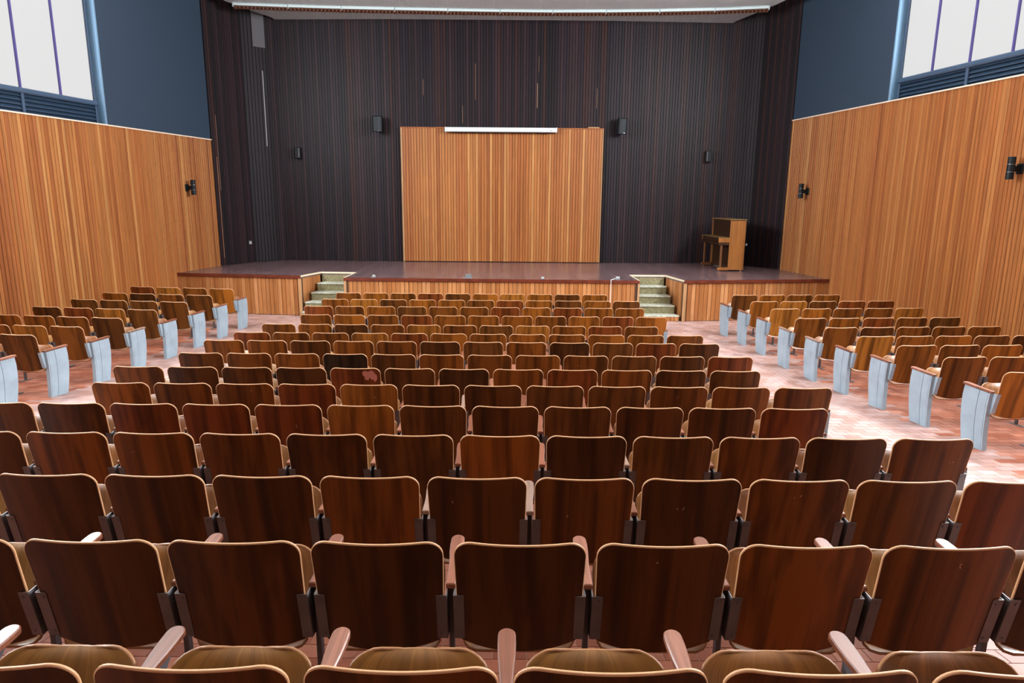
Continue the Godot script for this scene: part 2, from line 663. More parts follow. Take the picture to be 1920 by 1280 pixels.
func build_side_wall(sd: int) -> void:
	var a: Vector2 = LA if sd == 0 else RA
	var b: Vector2 = LB if sd == 0 else RB
	var side := 1.0 if sd == 0 else -1.0
	var top: float = L_TOP if sd == 0 else R_TOP
	var sill: float = top + 0.45 if sd == 0 else top + 0.43
	var wall := Node3D.new()
	wall.name = "wall_left" if sd == 0 else "wall_right"
	add_child(wall)
	tag(wall, "", "", "", "structure")
	var t := (b - a).normalized()
	var len := a.distance_to(b)
	var p0 := a + t * WIN_S0
	var p1 := a + t * WIN_S1
	var mb := MB.new()
	slab(mb, a, b + t * 0.4, -0.3, top, 0.45, side)
	part(wall, "lower_wall", mb.done(M.gap))
	mb = MB.new()
	slab(mb, a, p0, top, ROOM_TOP + 0.3, 0.45, side)
	slab(mb, p1, b + t * 0.4, top, ROOM_TOP + 0.3, 0.45, side)
	slab(mb, p0, p1, WIN_TOP, ROOM_TOP + 0.3, 0.45, side)
	part(wall, "upper_wall", mb.done(M.blue))
	# rounded reveal beside the window
	mb = MB.new()
	var f := frame_at(a, b, WIN_S0, side)
	var dirx := f.basis.x.dot(Vector3(t.x, 0, t.y))   # +1 if local x runs away from the stage
	var pr := PackedVector2Array()
	for k in 7:
		var an := PI * 0.5 * k / 6
		pr.append(Vector2(dirx * (0.035 * sin(an) - 0.035), 0.0 - 0.035 + 0.035 * cos(an)))
	pr.append(Vector2(0, -0.26))
	pr.append(Vector2(dirx * -0.035, -0.26))
	var up := Transform3D(Basis(f.basis.x, f.basis.z, f.basis.x.cross(f.basis.z)), f.origin)
	var ysign := up.basis.z.y
	mb.prism(pr, Transform3D(up.basis, up.origin + f.basis.x * dirx * 0.036 + f.basis.z * 0.004), ysign * top if ysign > 0 else -WIN_TOP, ysign * WIN_TOP if ysign > 0 else -top)
	part(wall, "window_reveal", mb.done(M.jamb))
	# boards: those in view one by one, the rest in one piece
	var seen := a + t * (11.6 if sd == 0 else 11.2)
	var yb := func(p: Vector2) -> float: return floor_y(p.y) + 0.01
	var yt := func(_p: Vector2) -> float: return top - 0.012
	boards(wall, a, seen, yb, yt, 0.078, M.light_boards, side)
	mb = MB.new()
	var s := 11.6 if sd == 0 else 11.2
	while s < len - 0.1:
		var g := frame_at(a, b, s + 0.039, side)
		mb.box(Transform3D(g.basis, g.origin + g.basis.z * 0.009 + Vector3(0, (floor_y(g.origin.z) + top) * 0.5, 0)), Vector3(0.074, top - floor_y(g.origin.z) - 0.02, 0.018))
		s += 0.078
	var rest := part(wall, "boards_behind_the_camera", mb.done(M.light_boards[0]))
	rest.set_meta("kind", "stuff")
	# pale ledge along the top of the boarding
	mb = MB.new()
	slab(mb, a, b, top - 0.012, top + 0.012, 0.05, side, -0.034)
	part(wall, "ledge", mb.done(M.ledge))
	# the clerestory window
	var win := Node3D.new()
	win.name = "window_1" if sd == 0 else "window_2"
	add_child(win)
	tag(win, "", "", "", "structure")
	var rec := -0.2
	var L := WIN_S1 - WIN_S0
	mb = MB.new()
	var mid := frame_at(a, b, (WIN_S0 + WIN_S1) * 0.5, side)
	# sill rail with a rounded top, head, end posts
	mb.box(Transform3D(mid.basis, mid.origin + Vector3(0, sill - 0.045, 0) + mid.basis.z * (rec + 0.02)), Vector3(L, 0.09, 0.09), 0.02)
	mb.box(Transform3D(mid.basis, mid.origin + Vector3(0, WIN_TOP - 0.04, 0) + mid.basis.z * rec), Vector3(L, 0.08, 0.08), 0.01)
	for e in [0.035, L - 0.035]:
		var g := frame_at(a, b, WIN_S0 + e, side)
		mb.box(Transform3D(g.basis, g.origin + Vector3(0, (top + WIN_TOP) * 0.5, 0) + g.basis.z * rec), Vector3(0.07, WIN_TOP - top, 0.08), 0.008)
	part(win, "frame", mb.done(M.frame))
	var mull := MB.new()
	mull.bx(Vector3(0, (sill + WIN_TOP) * 0.5, 0), Vector3(0.034, WIN_TOP - sill, 0.06), 0.006)
	var mullm := mull.done(M.mullion)
	var div := MB.new()
	div.bx(Vector3(0, (top + sill) * 0.5, 0), Vector3(0.06, sill - top - 0.09, 0.07), 0.008)
	var divm := div.done(M.frame)
	var bay := 0.868
	var bays := int(L / bay)
	bay = L / bays
	for i in bays:
		var g := frame_at(a, b, WIN_S0 + bay * (i + 0.5), side)
		var pm := MB.new()
		pm.bx(Vector3(0, (sill + WIN_TOP) * 0.5, 0), Vector3(bay - 0.02, WIN_TOP - sill - 0.02, 0.012))
		part(win, "pane", pm.done(M.pane), Transform3D(g.basis, g.origin + g.basis.z * (rec - 0.012)))
		if i > 0:
			var h := frame_at(a, b, WIN_S0 + bay * i, side)
			part(win, "mullion", mullm, Transform3D(h.basis, h.origin + h.basis.z * rec))
			if i % 2 == 0:
				part(win, "louver_divider", divm, Transform3D(h.basis, h.origin + h.basis.z * (rec + 0.005)))
		if i % 2 == 0:
			var wd := minf(2.0 * bay, L - bay * i)
			var q := frame_at(a, b, WIN_S0 + bay * i + wd * 0.5, side)
			for k in 5:
				var sl := MB.new()
				sl.box(Transform3D(Basis(Vector3.RIGHT, deg_to_rad(-38)), Vector3(0, top + 0.05 + 0.072 * k, 0)), Vector3(wd - 0.07, 0.086, 0.008), 0.003)
				part(win, "louver_slat", sl.done(M.louver), Transform3D(q.basis, q.origin + q.basis.z * (rec + 0.0)))
	mb = MB.new()
	mb.box(Transform3D(mid.basis, mid.origin + Vector3(0, (top + sill) * 0.5, 0) + mid.basis.z * (rec - 0.09)), Vector3(L, sill - top, 0.03))
	mb.box(Transform3D(mid.basis, mid.origin + Vector3(0, (WIN_TOP + sill) * 0.5, 0) + mid.basis.z * (rec - 0.12)), Vector3(L, WIN_TOP - sill, 0.03))
	part(win, "backing", mb.done(M.louver))


func build_stage_shell() -> void:
	# dark boarded walls round the stage: side, bright strip, return, then the facetted back wall
	var L := [Vector2(-7.44, -17.45), Vector2(-6.95, -18.52), Vector2(-6.50, -18.97), Vector2(-6.32, -19.22)]
	var Rr := [Vector2(6.86, -17.56), Vector2(6.36, -18.55), Vector2(5.95, -18.95), Vector2(5.72, -19.22)]
	var B := [Vector2(-6.32, -19.20), Vector2(-3.3, -19.06), Vector2(2.5, -19.06), Vector2(5.72, -19.20)]
	var y0 := func(_p: Vector2) -> float: return STAGE + 0.012
	var y1 := func(_p: Vector2) -> float: return 8.58
	for sd in 2:
		var P: Array = L if sd == 0 else Rr
		var side := -1.0 if sd == 0 else 1.0
		var w := Node3D.new()
		w.name = "wall_stage_left" if sd == 0 else "wall_stage_right"
		add_child(w)
		tag(w, "", "", "", "structure")
		var mb := MB.new()
		for i in 3:
			slab(mb, P[i], P[i + 1], 0.0, ROOM_TOP + 0.3, 0.25, side)
		# closes the corner behind the boarded side wall
		part(w, "backing", mb.done(M.dark_gap))
		boards(w, P[0], P[1], y0, y1, 0.075, M.dark_boards, side)
		var ys := func(p: Vector2) -> float: return 6.42 if sd == 0 and p.x > -6.74 else 8.58
		boards(w, P[1], P[2], y0, ys, 0.085, M.strip_boards, side)
		if sd == 0:
			mb = MB.new()
			slab(mb, (P[1] as Vector2).lerp(P[2], 0.48), P[2], 6.42, 8.58, 0.02, side, -0.02)
			part(w, "grey_board", mb.done(M.grey_patch))
		boards(w, P[2], P[3], y0, y1, 0.075, M.dark_boards, side)
	var bw := Node3D.new()
	bw.name = "wall_back"
	add_child(bw)
	tag(bw, "", "", "", "structure")
	var mb2 := MB.new()
	for i in 3:
		slab(mb2, B[i], B[i + 1], 0.0, ROOM_TOP + 0.3, 0.25, -1.0)
	part(bw, "backing", mb2.done(M.dark_gap))
	for i in 3:
		boards(bw, B[i], B[i + 1], y0, y1, 0.075, M.dark_boards, -1.0)
	# slivers of bare wood where the dark stain has come off
	for e in [[-1.02, 5.2, 6.1, 0.007], [0.62, 5.0, 5.62, 0.012], [-1.36, 4.6, 5.05, 0.007], [0.65, 5.9, 6.3, 0.005], [2.2, 5.0, 5.5, 0.007], [-2.4, 5.3, 5.7, 0.007]]:
		var g := MB.new()
		g.bx(Vector3(e[0], (e[1] + e[2]) * 0.5, -19.04), Vector3(e[3], e[2] - e[1], 0.004))
		part(bw, "bare_strip", g.done(M.bare))
	var lw := get_node("wall_stage_left")
	for e in [[0.11, 1.1, 3.6, 0.012], [0.16, 2.8, 4.6, 0.008]]:
		var f := frame_at(L[0], L[1], e[0], -1.0)
		var g := MB.new()
		g.bx(Vector3(0, (e[1] + e[2]) * 0.5, 0.02), Vector3(e[3], e[2] - e[1], 0.004))
		part(lw, "bare_strip", g.done(M.bare), f)
	var f3 := frame_at(L[1], L[2], 0.52, -1.0)
	var g3 := MB.new()
	g3.bx(Vector3(0, 4.9, 0.022), Vector3(0.022, 1.9, 0.006))
	part(lw, "bare_strip", g3.done(M.bare_grey), f3)
	# the end of the hall behind the camera
	var rw := MB.new()
	rw.bx(Vector3(0, 4.2, REAR + 0.15), Vector3(23.4, 9.4, 0.3))
	var o := part(self, "wall_rear", rw.done(M.rear))
	tag(o, "", "", "", "structure")


func build_ceiling() -> void:
	var c := Node3D.new()
	c.name = "ceiling"
	add_child(c)
	tag(c, "", "", "", "structure")
	var b := MB.new()
	var prof := [Vector2(-19.9, 8.6), Vector2(5.4, 8.6)]
	for i in prof.size() - 1:
		var p: Vector2 = prof[i]
		var q: Vector2 = prof[i + 1]
		b.prism(PackedVector2Array([p, q, q + Vector2(0, 0.25), p + Vector2(0, 0.25)]), Transform3D(Basis(Vector3(0, 0, 1), Vector3(0, 1, 0), Vector3(-1, 0, 0)), Vector3.ZERO), -12.0, 12.0)
	part(c, "plaster", b.done(M.plaster))
	# the stippled slab hung over the stage
	b = MB.new()
	b.prism(PackedVector2Array([Vector2(-6.27, -19.3), Vector2(-6.27, -19.02), Vector2(-6.86, -17.5), Vector2(-7.6, -13.2), Vector2(7.1, -13.2), Vector2(6.16, -17.5), Vector2(5.72, -19.02), Vector2(5.72, -19.3)]), Transform3D(Basis(Vector3(1, 0, 0), Vector3(0, 0, 1), Vector3(0, -1, 0)), Vector3.ZERO), -7.36, -7.17)
	part(c, "stippled_slab", b.done(M.ceiling))
	# long shallow lamp trough along the back edge, made of straight covers
	var pts := [Vector2(-6.73, -17.62), Vector2(-5.46, -17.77), Vector2(-4.2, -17.88), Vector2(-2.92, -17.95), Vector2(-1.63, -18.01), Vector2(-0.35, -18.05), Vector2(0.94, -18.06), Vector2(2.24, -18.01), Vector2(3.53, -17.92), Vector2(4.83, -17.78), Vector2(6.05, -17.54)]
	var tr := thing("ceiling_trough", "long pale segmented lamp trough with copper grille under the stage ceiling", "light trough")
	for i in pts.size() - 1:
		var p: Vector2 = pts[i]
		var q: Vector2 = pts[i + 1]
		var t := (q - p).normalized()
		var l := p.distance_to(q)
		var m := (p + q) * 0.5
		var x := Vector3(t.x, 0, t.y)
		var zz := x.cross(Vector3(0, 1, 0))
		if zz.z < 0:
			zz = -zz
			x = -x
		var bs := Basis(Vector3(0, 1, 0).cross(zz), Vector3(0, 1, 0), zz)
		var cv := MB.new()
		cv.box(Transform3D(bs, Vector3(m.x, 7.135, m.y) + zz * 0.06), Vector3(l - 0.012, 0.066, 0.02), 0.004)
		cv.box(Transform3D(bs, Vector3(m.x, 7.155, m.y)), Vector3(l - 0.012, 0.012, 0.14))
		part(tr, "cover", cv.done(M.trough))
		var gr := MB.new()
		for k in 14:
			gr.box(Transform3D(bs * Basis(Vector3.UP, 0.5), Vector3(m.x, 7.06, m.y) + bs.x * (l * ((k + 0.5) / 14.0 - 0.5))), Vector3(0.012, 0.035, 0.11))
		gr.box(Transform3D(bs, Vector3(m.x, 7.07, m.y) - zz * 0.05), Vector3(l, 0.05, 0.008))
		gr.box(Transform3D(bs, Vector3(m.x, 7.09, m.y) - zz * 0.005), Vector3(l, 0.01, 0.09))
		part(tr, "grille", gr.done(M.grille))
	for i in pts.size():
		var h := MB.new()
		h.bx(Vector3(pts[i].x, 7.13, pts[i].y), Vector3(0.03, 0.1, 0.05))
		part(tr, "hanger", h.done(M.trough))


# ---------------------------------------------------------------- stage
func build_stage() -> void:
	var LWo := Vector2(-7.72, -15.70)
	var LWi := Vector2(-4.76, -15.30)
	var nLl := Vector2(-4.53, -16.13)
	var nLr := Vector2(-3.70, -16.08)
	var Ml := Vector2(-3.72, -14.985)
	var Mr := Vector2(2.78, -14.865)
	var nRl := Vector2(2.75, -15.97)
	var nRr := Vector2(3.575, -15.97)
	var RWi := Vector2(3.765, -14.925)
	var RWo := Vector2(7.18, -15.42)
	var st := thing("stage", "low timber stage with glossy dark deck and boarded orange apron", "stage")
	# deck
	var outline := PackedVector2Array([LWo, LWi, nLl, nLr, Ml, Mr, nRl, nRr, RWi, RWo, Vector2(6.85, -17.5), Vector2(6.34, -18.53), Vector2(5.93, -18.93), Vector2(5.7, -19.19), Vector2(2.5, -19.05), Vector2(-3.3, -19.05), Vector2(-6.3, -19.19), Vector2(-6.48, -18.95), Vector2(-6.93, -18.5), Vector2(-7.44, -17.4)])
	var flat := Transform3D(Basis(Vector3(1, 0, 0), Vector3(0, 0, 1), Vector3(0, -1, 0)), Vector3.ZERO)
	var d := MB.new()
	d.prism(outline, flat, -STAGE, -STAGE + 0.06)
	part(st, "deck", d.done(M.deck))
	# aprons: a dark body and its boards
	var fronts := [[LWo, LWi], [LWi, nLl], [nLr, Ml], [Ml, Mr], [Mr, nRl], [nRr, RWi], [RWi, RWo]]
	var y0 := func(_p: Vector2) -> float: return 0.012
	var y1 := func(_p: Vector2) -> float: return STAGE - 0.062
	for i in fronts.size():
		var p: Vector2 = fronts[i][0]
		var q: Vector2 = fronts[i][1]
		var t := (q - p).normalized()
		var nr := Vector2(-t.y, t.x)           # towards the hall
		var back := nr * -0.035
		var e := 0.0
		var mb := MB.new()
		slab(mb, p + back + t * e, q + back - t * e, 0.0, STAGE - 0.06, 0.05, -1.0)
		part(st, "apron_backing", mb.done(M.gap))
		boards(st, p + back, q + back, y0, y1, 0.095, M.apron_boards, -1.0, 0.018, "board")
	# nosing along the three fronts
	for i in [0, 3, 6]:
		var p: Vector2 = fronts[i][0]
		var q: Vector2 = fronts[i][1]
		var g := MB.new()
		slab(g, p, q, STAGE - 0.062, STAGE + 0.002, 0.05, -1.0, -0.012)
		part(st, "nosing", g.done(M.nosing))
	# pale edging round the stair openings
	for e in [[LWi, nLl], [nLl, nLr], [nRl, nRr], [nRr, RWi], [nLr, Ml], [Mr, nRl]]:
		var g := MB.new()
		slab(g, e[0], e[1], STAGE - 0.03, STAGE + 0.004, 0.03, -1.0, -0.006)
		part(st, "edging", g.done(M.trim))
	for p in [LWi, Ml, Mr, RWi]:
		var g := MB.new()
		var inw := -0.034 if p == LWi or p == Mr else 0.034
		g.bx(Vector3(p.x + inw, (STAGE - 0.06) * 0.5, p.y - 0.036), Vector3(0.074, STAGE - 0.06, 0.074), 0.005)
		part(st, "corner_post", g.done(M.edge_board))
	# stairs let into the stage
	for sd in 2:
		var a: Vector2 = nLl if sd == 0 else nRl
		var b: Vector2 = nLr if sd == 0 else nRr
		var c: Vector2 = Ml if sd == 0 else RWi          # front right
		var o: Vector2 = LWi if sd == 0 else Mr          # front left
		var s := thing("stage_steps", "worn concrete steps cut into the stage left of the middle" if sd == 0 else "worn concrete steps cut into the stage between middle apron and piano", "steps", Vector3.ZERO, 0, "steps up to the stage")
		var heights := [0.69, 0.505, 0.32, 0.135]
		var zf := minf(c.y, o.y) - 0.03
		if sd == 0:
			zf = -15.06
		var zb := (a.y + b.y) * 0.5
		for k in 4:
			var f0 := (k + 0.0) / 4.0
			var f1 := (k + 1.0) / 4.0
			var za := lerpf(zb, zf, f0)
			var zc := lerpf(zb, zf, f1)
			var xl0 := lerpf(a.x, o.x, clampf((za - a.y) / (o.y - a.y), 0, 1.0)) + 0.06
			var xl1 := lerpf(a.x, o.x, clampf((zc - a.y) / (o.y - a.y), 0, 1.0)) + 0.06
			var xr0 := lerpf(b.x, c.x, clampf((za - b.y) / (c.y - b.y), 0, 1.0)) - 0.06
			var xr1 := lerpf(b.x, c.x, clampf((zc - b.y) / (c.y - b.y), 0, 1.0)) - 0.06
			var hh: float = heights[k]
			var body := MB.new()
			body.prism(PackedVector2Array([Vector2(xl0, za), Vector2(xr0, za), Vector2(xr1, zc), Vector2(xl1, zc)]), flat, -hh + 0.035, 0.0)
			part(s, "riser", body.done(M.concrete))
			if k == 3:
				var low := func(_p: Vector2) -> float: return 0.01
				var high := func(_p: Vector2) -> float: return hh - 0.036
				boards(s, Vector2(xl1 + 0.01, zc), Vector2(xr1 - 0.01, zc), low, high, 0.095, M.apron_boards, -1.0, 0.014)
			var tr := MB.new()
			tr.prism(PackedVector2Array([Vector2(xl0, za), Vector2(xr0, za), Vector2(xr1, zc + 0.02), Vector2(xl1, zc + 0.02)]), flat, -hh, -hh + 0.035, 0.004)
			part(s, "tread", tr.done(M.tread))
		# back of the opening
		var rb := MB.new()
		rb.prism(PackedVector2Array([a + Vector2(0.02, -0.03), b + Vector2(-0.02, -0.03), b + Vector2(-0.02, 0.0), a + Vector2(0.02, 0.0)]), flat, -STAGE + 0.06, 0.0)
		part(s, "top_riser", rb.done(M.concrete))


func build_backdrop() -> void:
	var p := thing("backdrop_panel", "large pale orange boarded panel standing against the dark back wall", "panel", Vector3(-0.31, STAGE, -18.97))
	var w := 5.42
	var h := 3.575
	var b := MB.new()
	b.bx(Vector3(0, h * 0.5, -0.02), Vector3(w, h - 0.02, 0.05))
	part(p, "backing", b.done(M.gap))
	var y0 := func(_q: Vector2) -> float: return STAGE + 0.02
	var y1 := func(_q: Vector2) -> float: return STAGE + h - 0.03
	boards(p, Vector2(-0.31 - w * 0.5 + 0.05, -18.965), Vector2(-0.31 + w * 0.5 - 0.03, -18.965), y0, y1, 0.075, M.light_boards, -1.0)
	for e in [[-w * 0.5 + 0.024, 0.048], [w * 0.5 - 0.014, 0.028]]:
		b = MB.new()
		b.bx(Vector3(e[0], h * 0.5, 0.008), Vector3(e[1], h - 0.02, 0.05), 0.004)
		part(p, "edge_strip", b.done(M.edge_board))
	b = MB.new()
	b.bx(Vector3(0, h - 0.014, 0.0), Vector3(w, 0.028, 0.07), 0.004)
	part(p, "top_rail", b.done(M.light_boards[3]))
	# screen case
	var s := thing("projection_screen", "long white rolled projection screen case on top of the orange panel", "screen", Vector3(-0.335, 4.415, -18.83))
	b = MB.new()
	b.bx(Vector3(0, 0, 0), Vector3(2.92, 0.115, 0.12), 0.018)
	part(s, "case", b.done(M.white))
	for e in [-1.47, 1.47]:
		b = MB.new()
		b.bx(Vector3(e, 0, -0.005), Vector3(0.03, 0.13, 0.13), 0.008)
		part(s, "end_cap", b.done(M.white))
	b = MB.new()
	b.bx(Vector3(0, -0.066, 0.01), Vector3(2.7, 0.018, 0.03), 0.004)
	part(s, "slot_bar", b.done(M.dark_gap))
	b = MB.new()
	b.bx(Vector3(1.33, -0.01, 0.062), Vector3(0.05, 0.012, 0.004))
	part(s, "badge", b.done(M.steel))
	for e in [-1.2, 1.2]:
		b = MB.new()
		b.bx(Vector3(e, 0.03, -0.075), Vector3(0.05, 0.06, 0.05))
		part(s, "bracket", b.done(M.metal))
	# a batten left lying on top of the panel
	b = MB.new()
	b.bx(Vector3(2.13, STAGE + h + 0.017, -18.965), Vector3(0.3, 0.028, 0.05), 0.003)
	tag(part(self, numbered("wood_offcut"), b.done(M.edge_board)), "short pale strip of wood on top right corner of orange panel", "wood strip")


# ---------------------------------------------------------------- seats
func bent(mb: MB, P: Callable, ns: int, ts: Array, th: float, face: Material, rim: Material, uvs: Callable) -> ArrayMesh:
	# a bent plywood sheet: P(s, t) with s in -1..1 and t from the list, thickness th, light edge
	var g := []
	for t in ts:
		var r := []
		for i in ns + 1:
			r.append(P.call(-1.0 + 2.0 * i / ns, t))
		g.append(r)
	var nm := []
	for j in ts.size():
		var r := []
		for i in ns + 1:
			var a: Vector3 = g[j][mini(i + 1, ns)] - g[j][maxi(i - 1, 0)]
			var b: Vector3 = g[mini(j + 1, ts.size() - 1)][i] - g[maxi(j - 1, 0)][i]
			r.append(a.cross(b).normalized())
		nm.append(r)
	for sd in [1.0, -1.0]:
		for j in ts.size() - 1:
			for i in ns:
				var p := []
				var q := []
				var tt := []
				for e in [[j, i], [j, i + 1], [j + 1, i + 1], [j + 1, i]]:
					p.append(g[e[0]][e[1]] + nm[e[0]][e[1]] * th * 0.5 * sd)
					q.append(nm[e[0]][e[1]] * sd)
					tt.append(uvs.call(-1.0 + 2.0 * e[1] / ns, ts[e[0]], g[e[0]][e[1]]))
				mb.squad(p, q, tt)
	mb.surface(face)
	var ring := []
	for i in ns + 1:
		ring.append([0, i])
	for j in range(1, ts.size()):
		ring.append([j, ns])
	for i in range(ns - 1, -1, -1):
		ring.append([ts.size() - 1, i])
	for j in range(ts.size() - 2, 0, -1):
		ring.append([j, 0])
	var cen: Vector3 = g[ts.size() / 2][ns / 2]
	var cnt := ring.size()
	var dirs := []
	for k in cnt:
		var a: Vector3 = g[ring[(k + cnt - 1) % cnt][0]][ring[(k + cnt - 1) % cnt][1]]
		var b: Vector3 = g[ring[(k + 1) % cnt][0]][ring[(k + 1) % cnt][1]]
		var nn: Vector3 = nm[ring[k][0]][ring[k][1]]
		var o := (b - a).cross(nn).normalized()
		if o.dot(g[ring[k][0]][ring[k][1]] - cen) < 0.0:
			o = -o
		dirs.append(o)
	for k in cnt:
		var k2 := (k + 1) % cnt
		var A: Vector3 = g[ring[k][0]][ring[k][1]]
		var B: Vector3 = g[ring[k2][0]][ring[k2][1]]
		var na: Vector3 = nm[ring[k][0]][ring[k][1]]
		var nb: Vector3 = nm[ring[k2][0]][ring[k2][1]]
		var da: Vector3 = dirs[k]
		var db: Vector3 = dirs[k2]
		var st := [[0.5, 0.0], [0.3, 0.35], [-0.3, 0.35], [-0.5, 0.0]]
		for m in 3:
			var u0: Array = st[m]
			var u1: Array = st[m + 1]
			var wa0: Vector3 = (na * u0[0] * 1.6 + da * (0.3 + u0[1])).normalized()
			var wa1: Vector3 = (na * u1[0] * 1.6 + da * (0.3 + u1[1])).normalized()
			var wb0: Vector3 = (nb * u0[0] * 1.6 + db * (0.3 + u0[1])).normalized()
			var wb1: Vector3 = (nb * u1[0] * 1.6 + db * (0.3 + u1[1])).normalized()
			mb.squad([A + na * th * u0[0] + da * th * u0[1], B + nb * th * u0[0] + db * th * u0[1], B + nb * th * u1[0] + db * th * u1[1], A + na * th * u1[0] + da * th * u1[1]], [wa0, wb0, wb1, wa1], [Vector2.ZERO, Vector2.ZERO, Vector2.ZERO, Vector2.ZERO])
	return mb.done(rim)


const TILT := 0.206
func back_z(x: float, y: float) -> float:
	return -(0.84 - y) * TILT - 0.026 * pow(x / 0.24, 2.0)


var seat_bits := {}
func seat_meshes() -> void:
	# backrest
	var H := 0.475
	var r := 0.062
	var ts := [0.0, 0.02, 0.05, 0.09, 0.2, 0.35, 0.5, 0.65, 0.78, 0.86]
	for k in range(0, 8):
		ts.append(1.0 - (r / H) * (1.0 - sin(PI * 0.5 * k / 7.0)))
	var PB := func(s: float, t: float) -> Vector3:
		var y := t * H
		var w := lerpf(0.231, 0.2435, t)
		if y > H - r:
			w -= r - sqrt(maxf(0.0, r * r - pow(y - (H - r), 2.0)))
		elif y < 0.04:
			w -= 0.04 - sqrt(maxf(0.0, 0.0016 - pow(0.04 - y, 2.0)))
		var x := s * w
		var yy := 0.84 - H + y - 0.03 * (1.0 - s * s) * pow(1.0 - t, 2.0) - 0.004 * (1.0 - s * s) * t
		return Vector3(x, yy, back_z(x, yy))
	var uvb := func(_s: float, _t: float, p: Vector3) -> Vector2: return Vector2(p.x, p.y)
	seat_bits.back = bent(MB.new(), PB, 16, ts, 0.0115, M.backs[0][0], M.edge, uvb)
	# tipped-up seat pan
	var rear := Vector2(-0.125, 0.318)      # (z, y)
	var front := Vector2(-0.372, 0.632)
	var ax := (front - rear)
	var dn := Vector2(ax.y, -ax.x).normalized()
	if dn.y > 0:
		dn = -dn
	var D := ax.length()
	var rf := 0.10
	var tp := [0.0, 0.03, 0.08, 0.16, 0.3, 0.45, 0.6, 0.7]
	for k in range(0, 8):
		tp.append(1.0 - (rf / D) * (1.0 - sin(PI * 0.5 * k / 7.0)))
	var PS := func(s: float, t: float) -> Vector3:
		var y := t * D
		var w := 0.218
		if y > D - rf:
			w -= rf - sqrt(maxf(0.0, rf * rf - pow(y - (D - rf), 2.0)))
		elif y < 0.05:
			w -= 0.05 - sqrt(maxf(0.0, 0.0025 - pow(0.05 - y, 2.0)))
		var q := rear + ax * t
		var sag := 0.03 * sin(PI * clampf(t * 1.05, 0, 1)) - 0.02 * pow(maxf(0.0, t - 0.8) / 0.2, 2.0) * -1.0
		q += dn * (sag - 0.02 * s * s)
		return Vector3(s * w, q.y, q.x)
	var uvs := func(s: float, t: float, _p: Vector3) -> Vector2: return Vector2(s * 0.22, t * 0.4)
	seat_bits.pan = bent(MB.new(), PS, 14, tp, 0.014, M.pans[0], M.pan_edge, uvs)
	# the frame under the pan
	var mb := MB.new()
	for sx in [-0.15, 0.15]:
		mb.box(Transform3D(Basis(Vector3.RIGHT, atan2(ax.y, -ax.x)), Vector3(sx, (rear.y + front.y) * 0.5 + dn.y * 0.055 - 0.03, (rear.x + front.x) * 0.5 + dn.x * 0.055 + 0.02)), Vector3(0.025, 0.02, 0.22), 0.003)
	seat_bits.rail = mb.done(M.post)
	# armrest: narrow behind, wide and round in front
	var ap := PackedVector2Array()
	for e in [[0.018, -0.105], [0.018, -0.20], [0.0195, -0.26], [0.023, -0.31], [0.027, -0.36], [0.029, -0.42], [0.0285, -0.465]]:
		ap.append(Vector2(e[0], e[1]))
	for k in range(1, 8):
		var an := PI * k / 8.0
		ap.append(Vector2(0.0285 * cos(an), -0.468 - 0.03 * sin(an)))
	for e in [[-0.0285, -0.465], [-0.029, -0.42], [-0.027, -0.36], [-0.023, -0.31], [-0.0195, -0.26], [-0.018, -0.20], [-0.018, -0.105]]:
		ap.append(Vector2(e[0], e[1]))
	mb = MB.new()
	mb.prism(ap, Transform3D(Basis(Vector3(1, 0, 0), Vector3(0, 0, 1), Vector3(0, -1, 0)), Vector3.ZERO), -0.622, -0.598, 0.004)
	seat_bits.arm = mb.done(M.arms[0])
	# brackets
	for sx in [-1.0, 1.0]:
		mb = MB.new()
		var y0 := 0.385
		var y1 := 0.597
		var xa := 0.212
		var xb := 0.252
		var off := 0.010
		var q := []
		for e in [[xa, y0], [xb, y0], [xb, y1], [xa, y1]]:
			q.append(Vector3(sx * e[0], e[1], back_z(0.238, e[1]) + off))
		var th := Vector3(0, 0, 0.004)
		# rear flange with cut corners, as a thin solid
		mb.quad(q[0] + th, q[1] + th, q[2] + th, q[3] + th, Vector3(0, 0, 1))
		mb.quad(q[0], q[1], q[2], q[3], Vector3(0, 0, -1))
		for k in 4:
			var e0: Vector3 = q[k]
			var e1: Vector3 = q[(k + 1) % 4]
			mb.quad(e0, e1, e1 + th, e0 + th, (e0 + e1) * 0.5 - (q[0] + q[2]) * 0.5)
		# wedge flange running forward to the post
		var w0 := [Vector3(sx * 0.249, y0, back_z(0.238, y0) + off), Vector3(sx * 0.249, y1, back_z(0.238, y1) + off), Vector3(sx * 0.249, y1, -0.152), Vector3(sx * 0.249, y0, -0.152)]
		var dx := Vector3(sx * 0.004, 0, 0)
		mb.quad(w0[0], w0[1], w0[2], w0[3], -dx)
		mb.quad(w0[0] + dx, w0[1] + dx, w0[2] + dx, w0[3] + dx, dx)
		for k in 4:
			var e0: Vector3 = w0[k]
			var e1: Vector3 = w0[(k + 1) % 4]
			mb.quad(e0, e1, e1 + dx, e0 + dx, (e0 + e1) * 0.5 - (w0[0] + w0[2]) * 0.5)
		# screw heads
		for ys in [y0 + 0.022, y1 - 0.022]:
			mb.lathe([Vector2(0.0065, 0), Vector2(0.0055, 0.003), Vector2(0, 0.004)], 8, Transform3D(Basis(Vector3(1, 0, 0), Vector3(0, 0, 1), Vector3(0, -1, 0)), Vector3(sx * 0.226, ys, back_z(0.238, ys) + off + 0.004)))
		seat_bits["bracket%d" % int(sx)] = mb.done(M.steel)
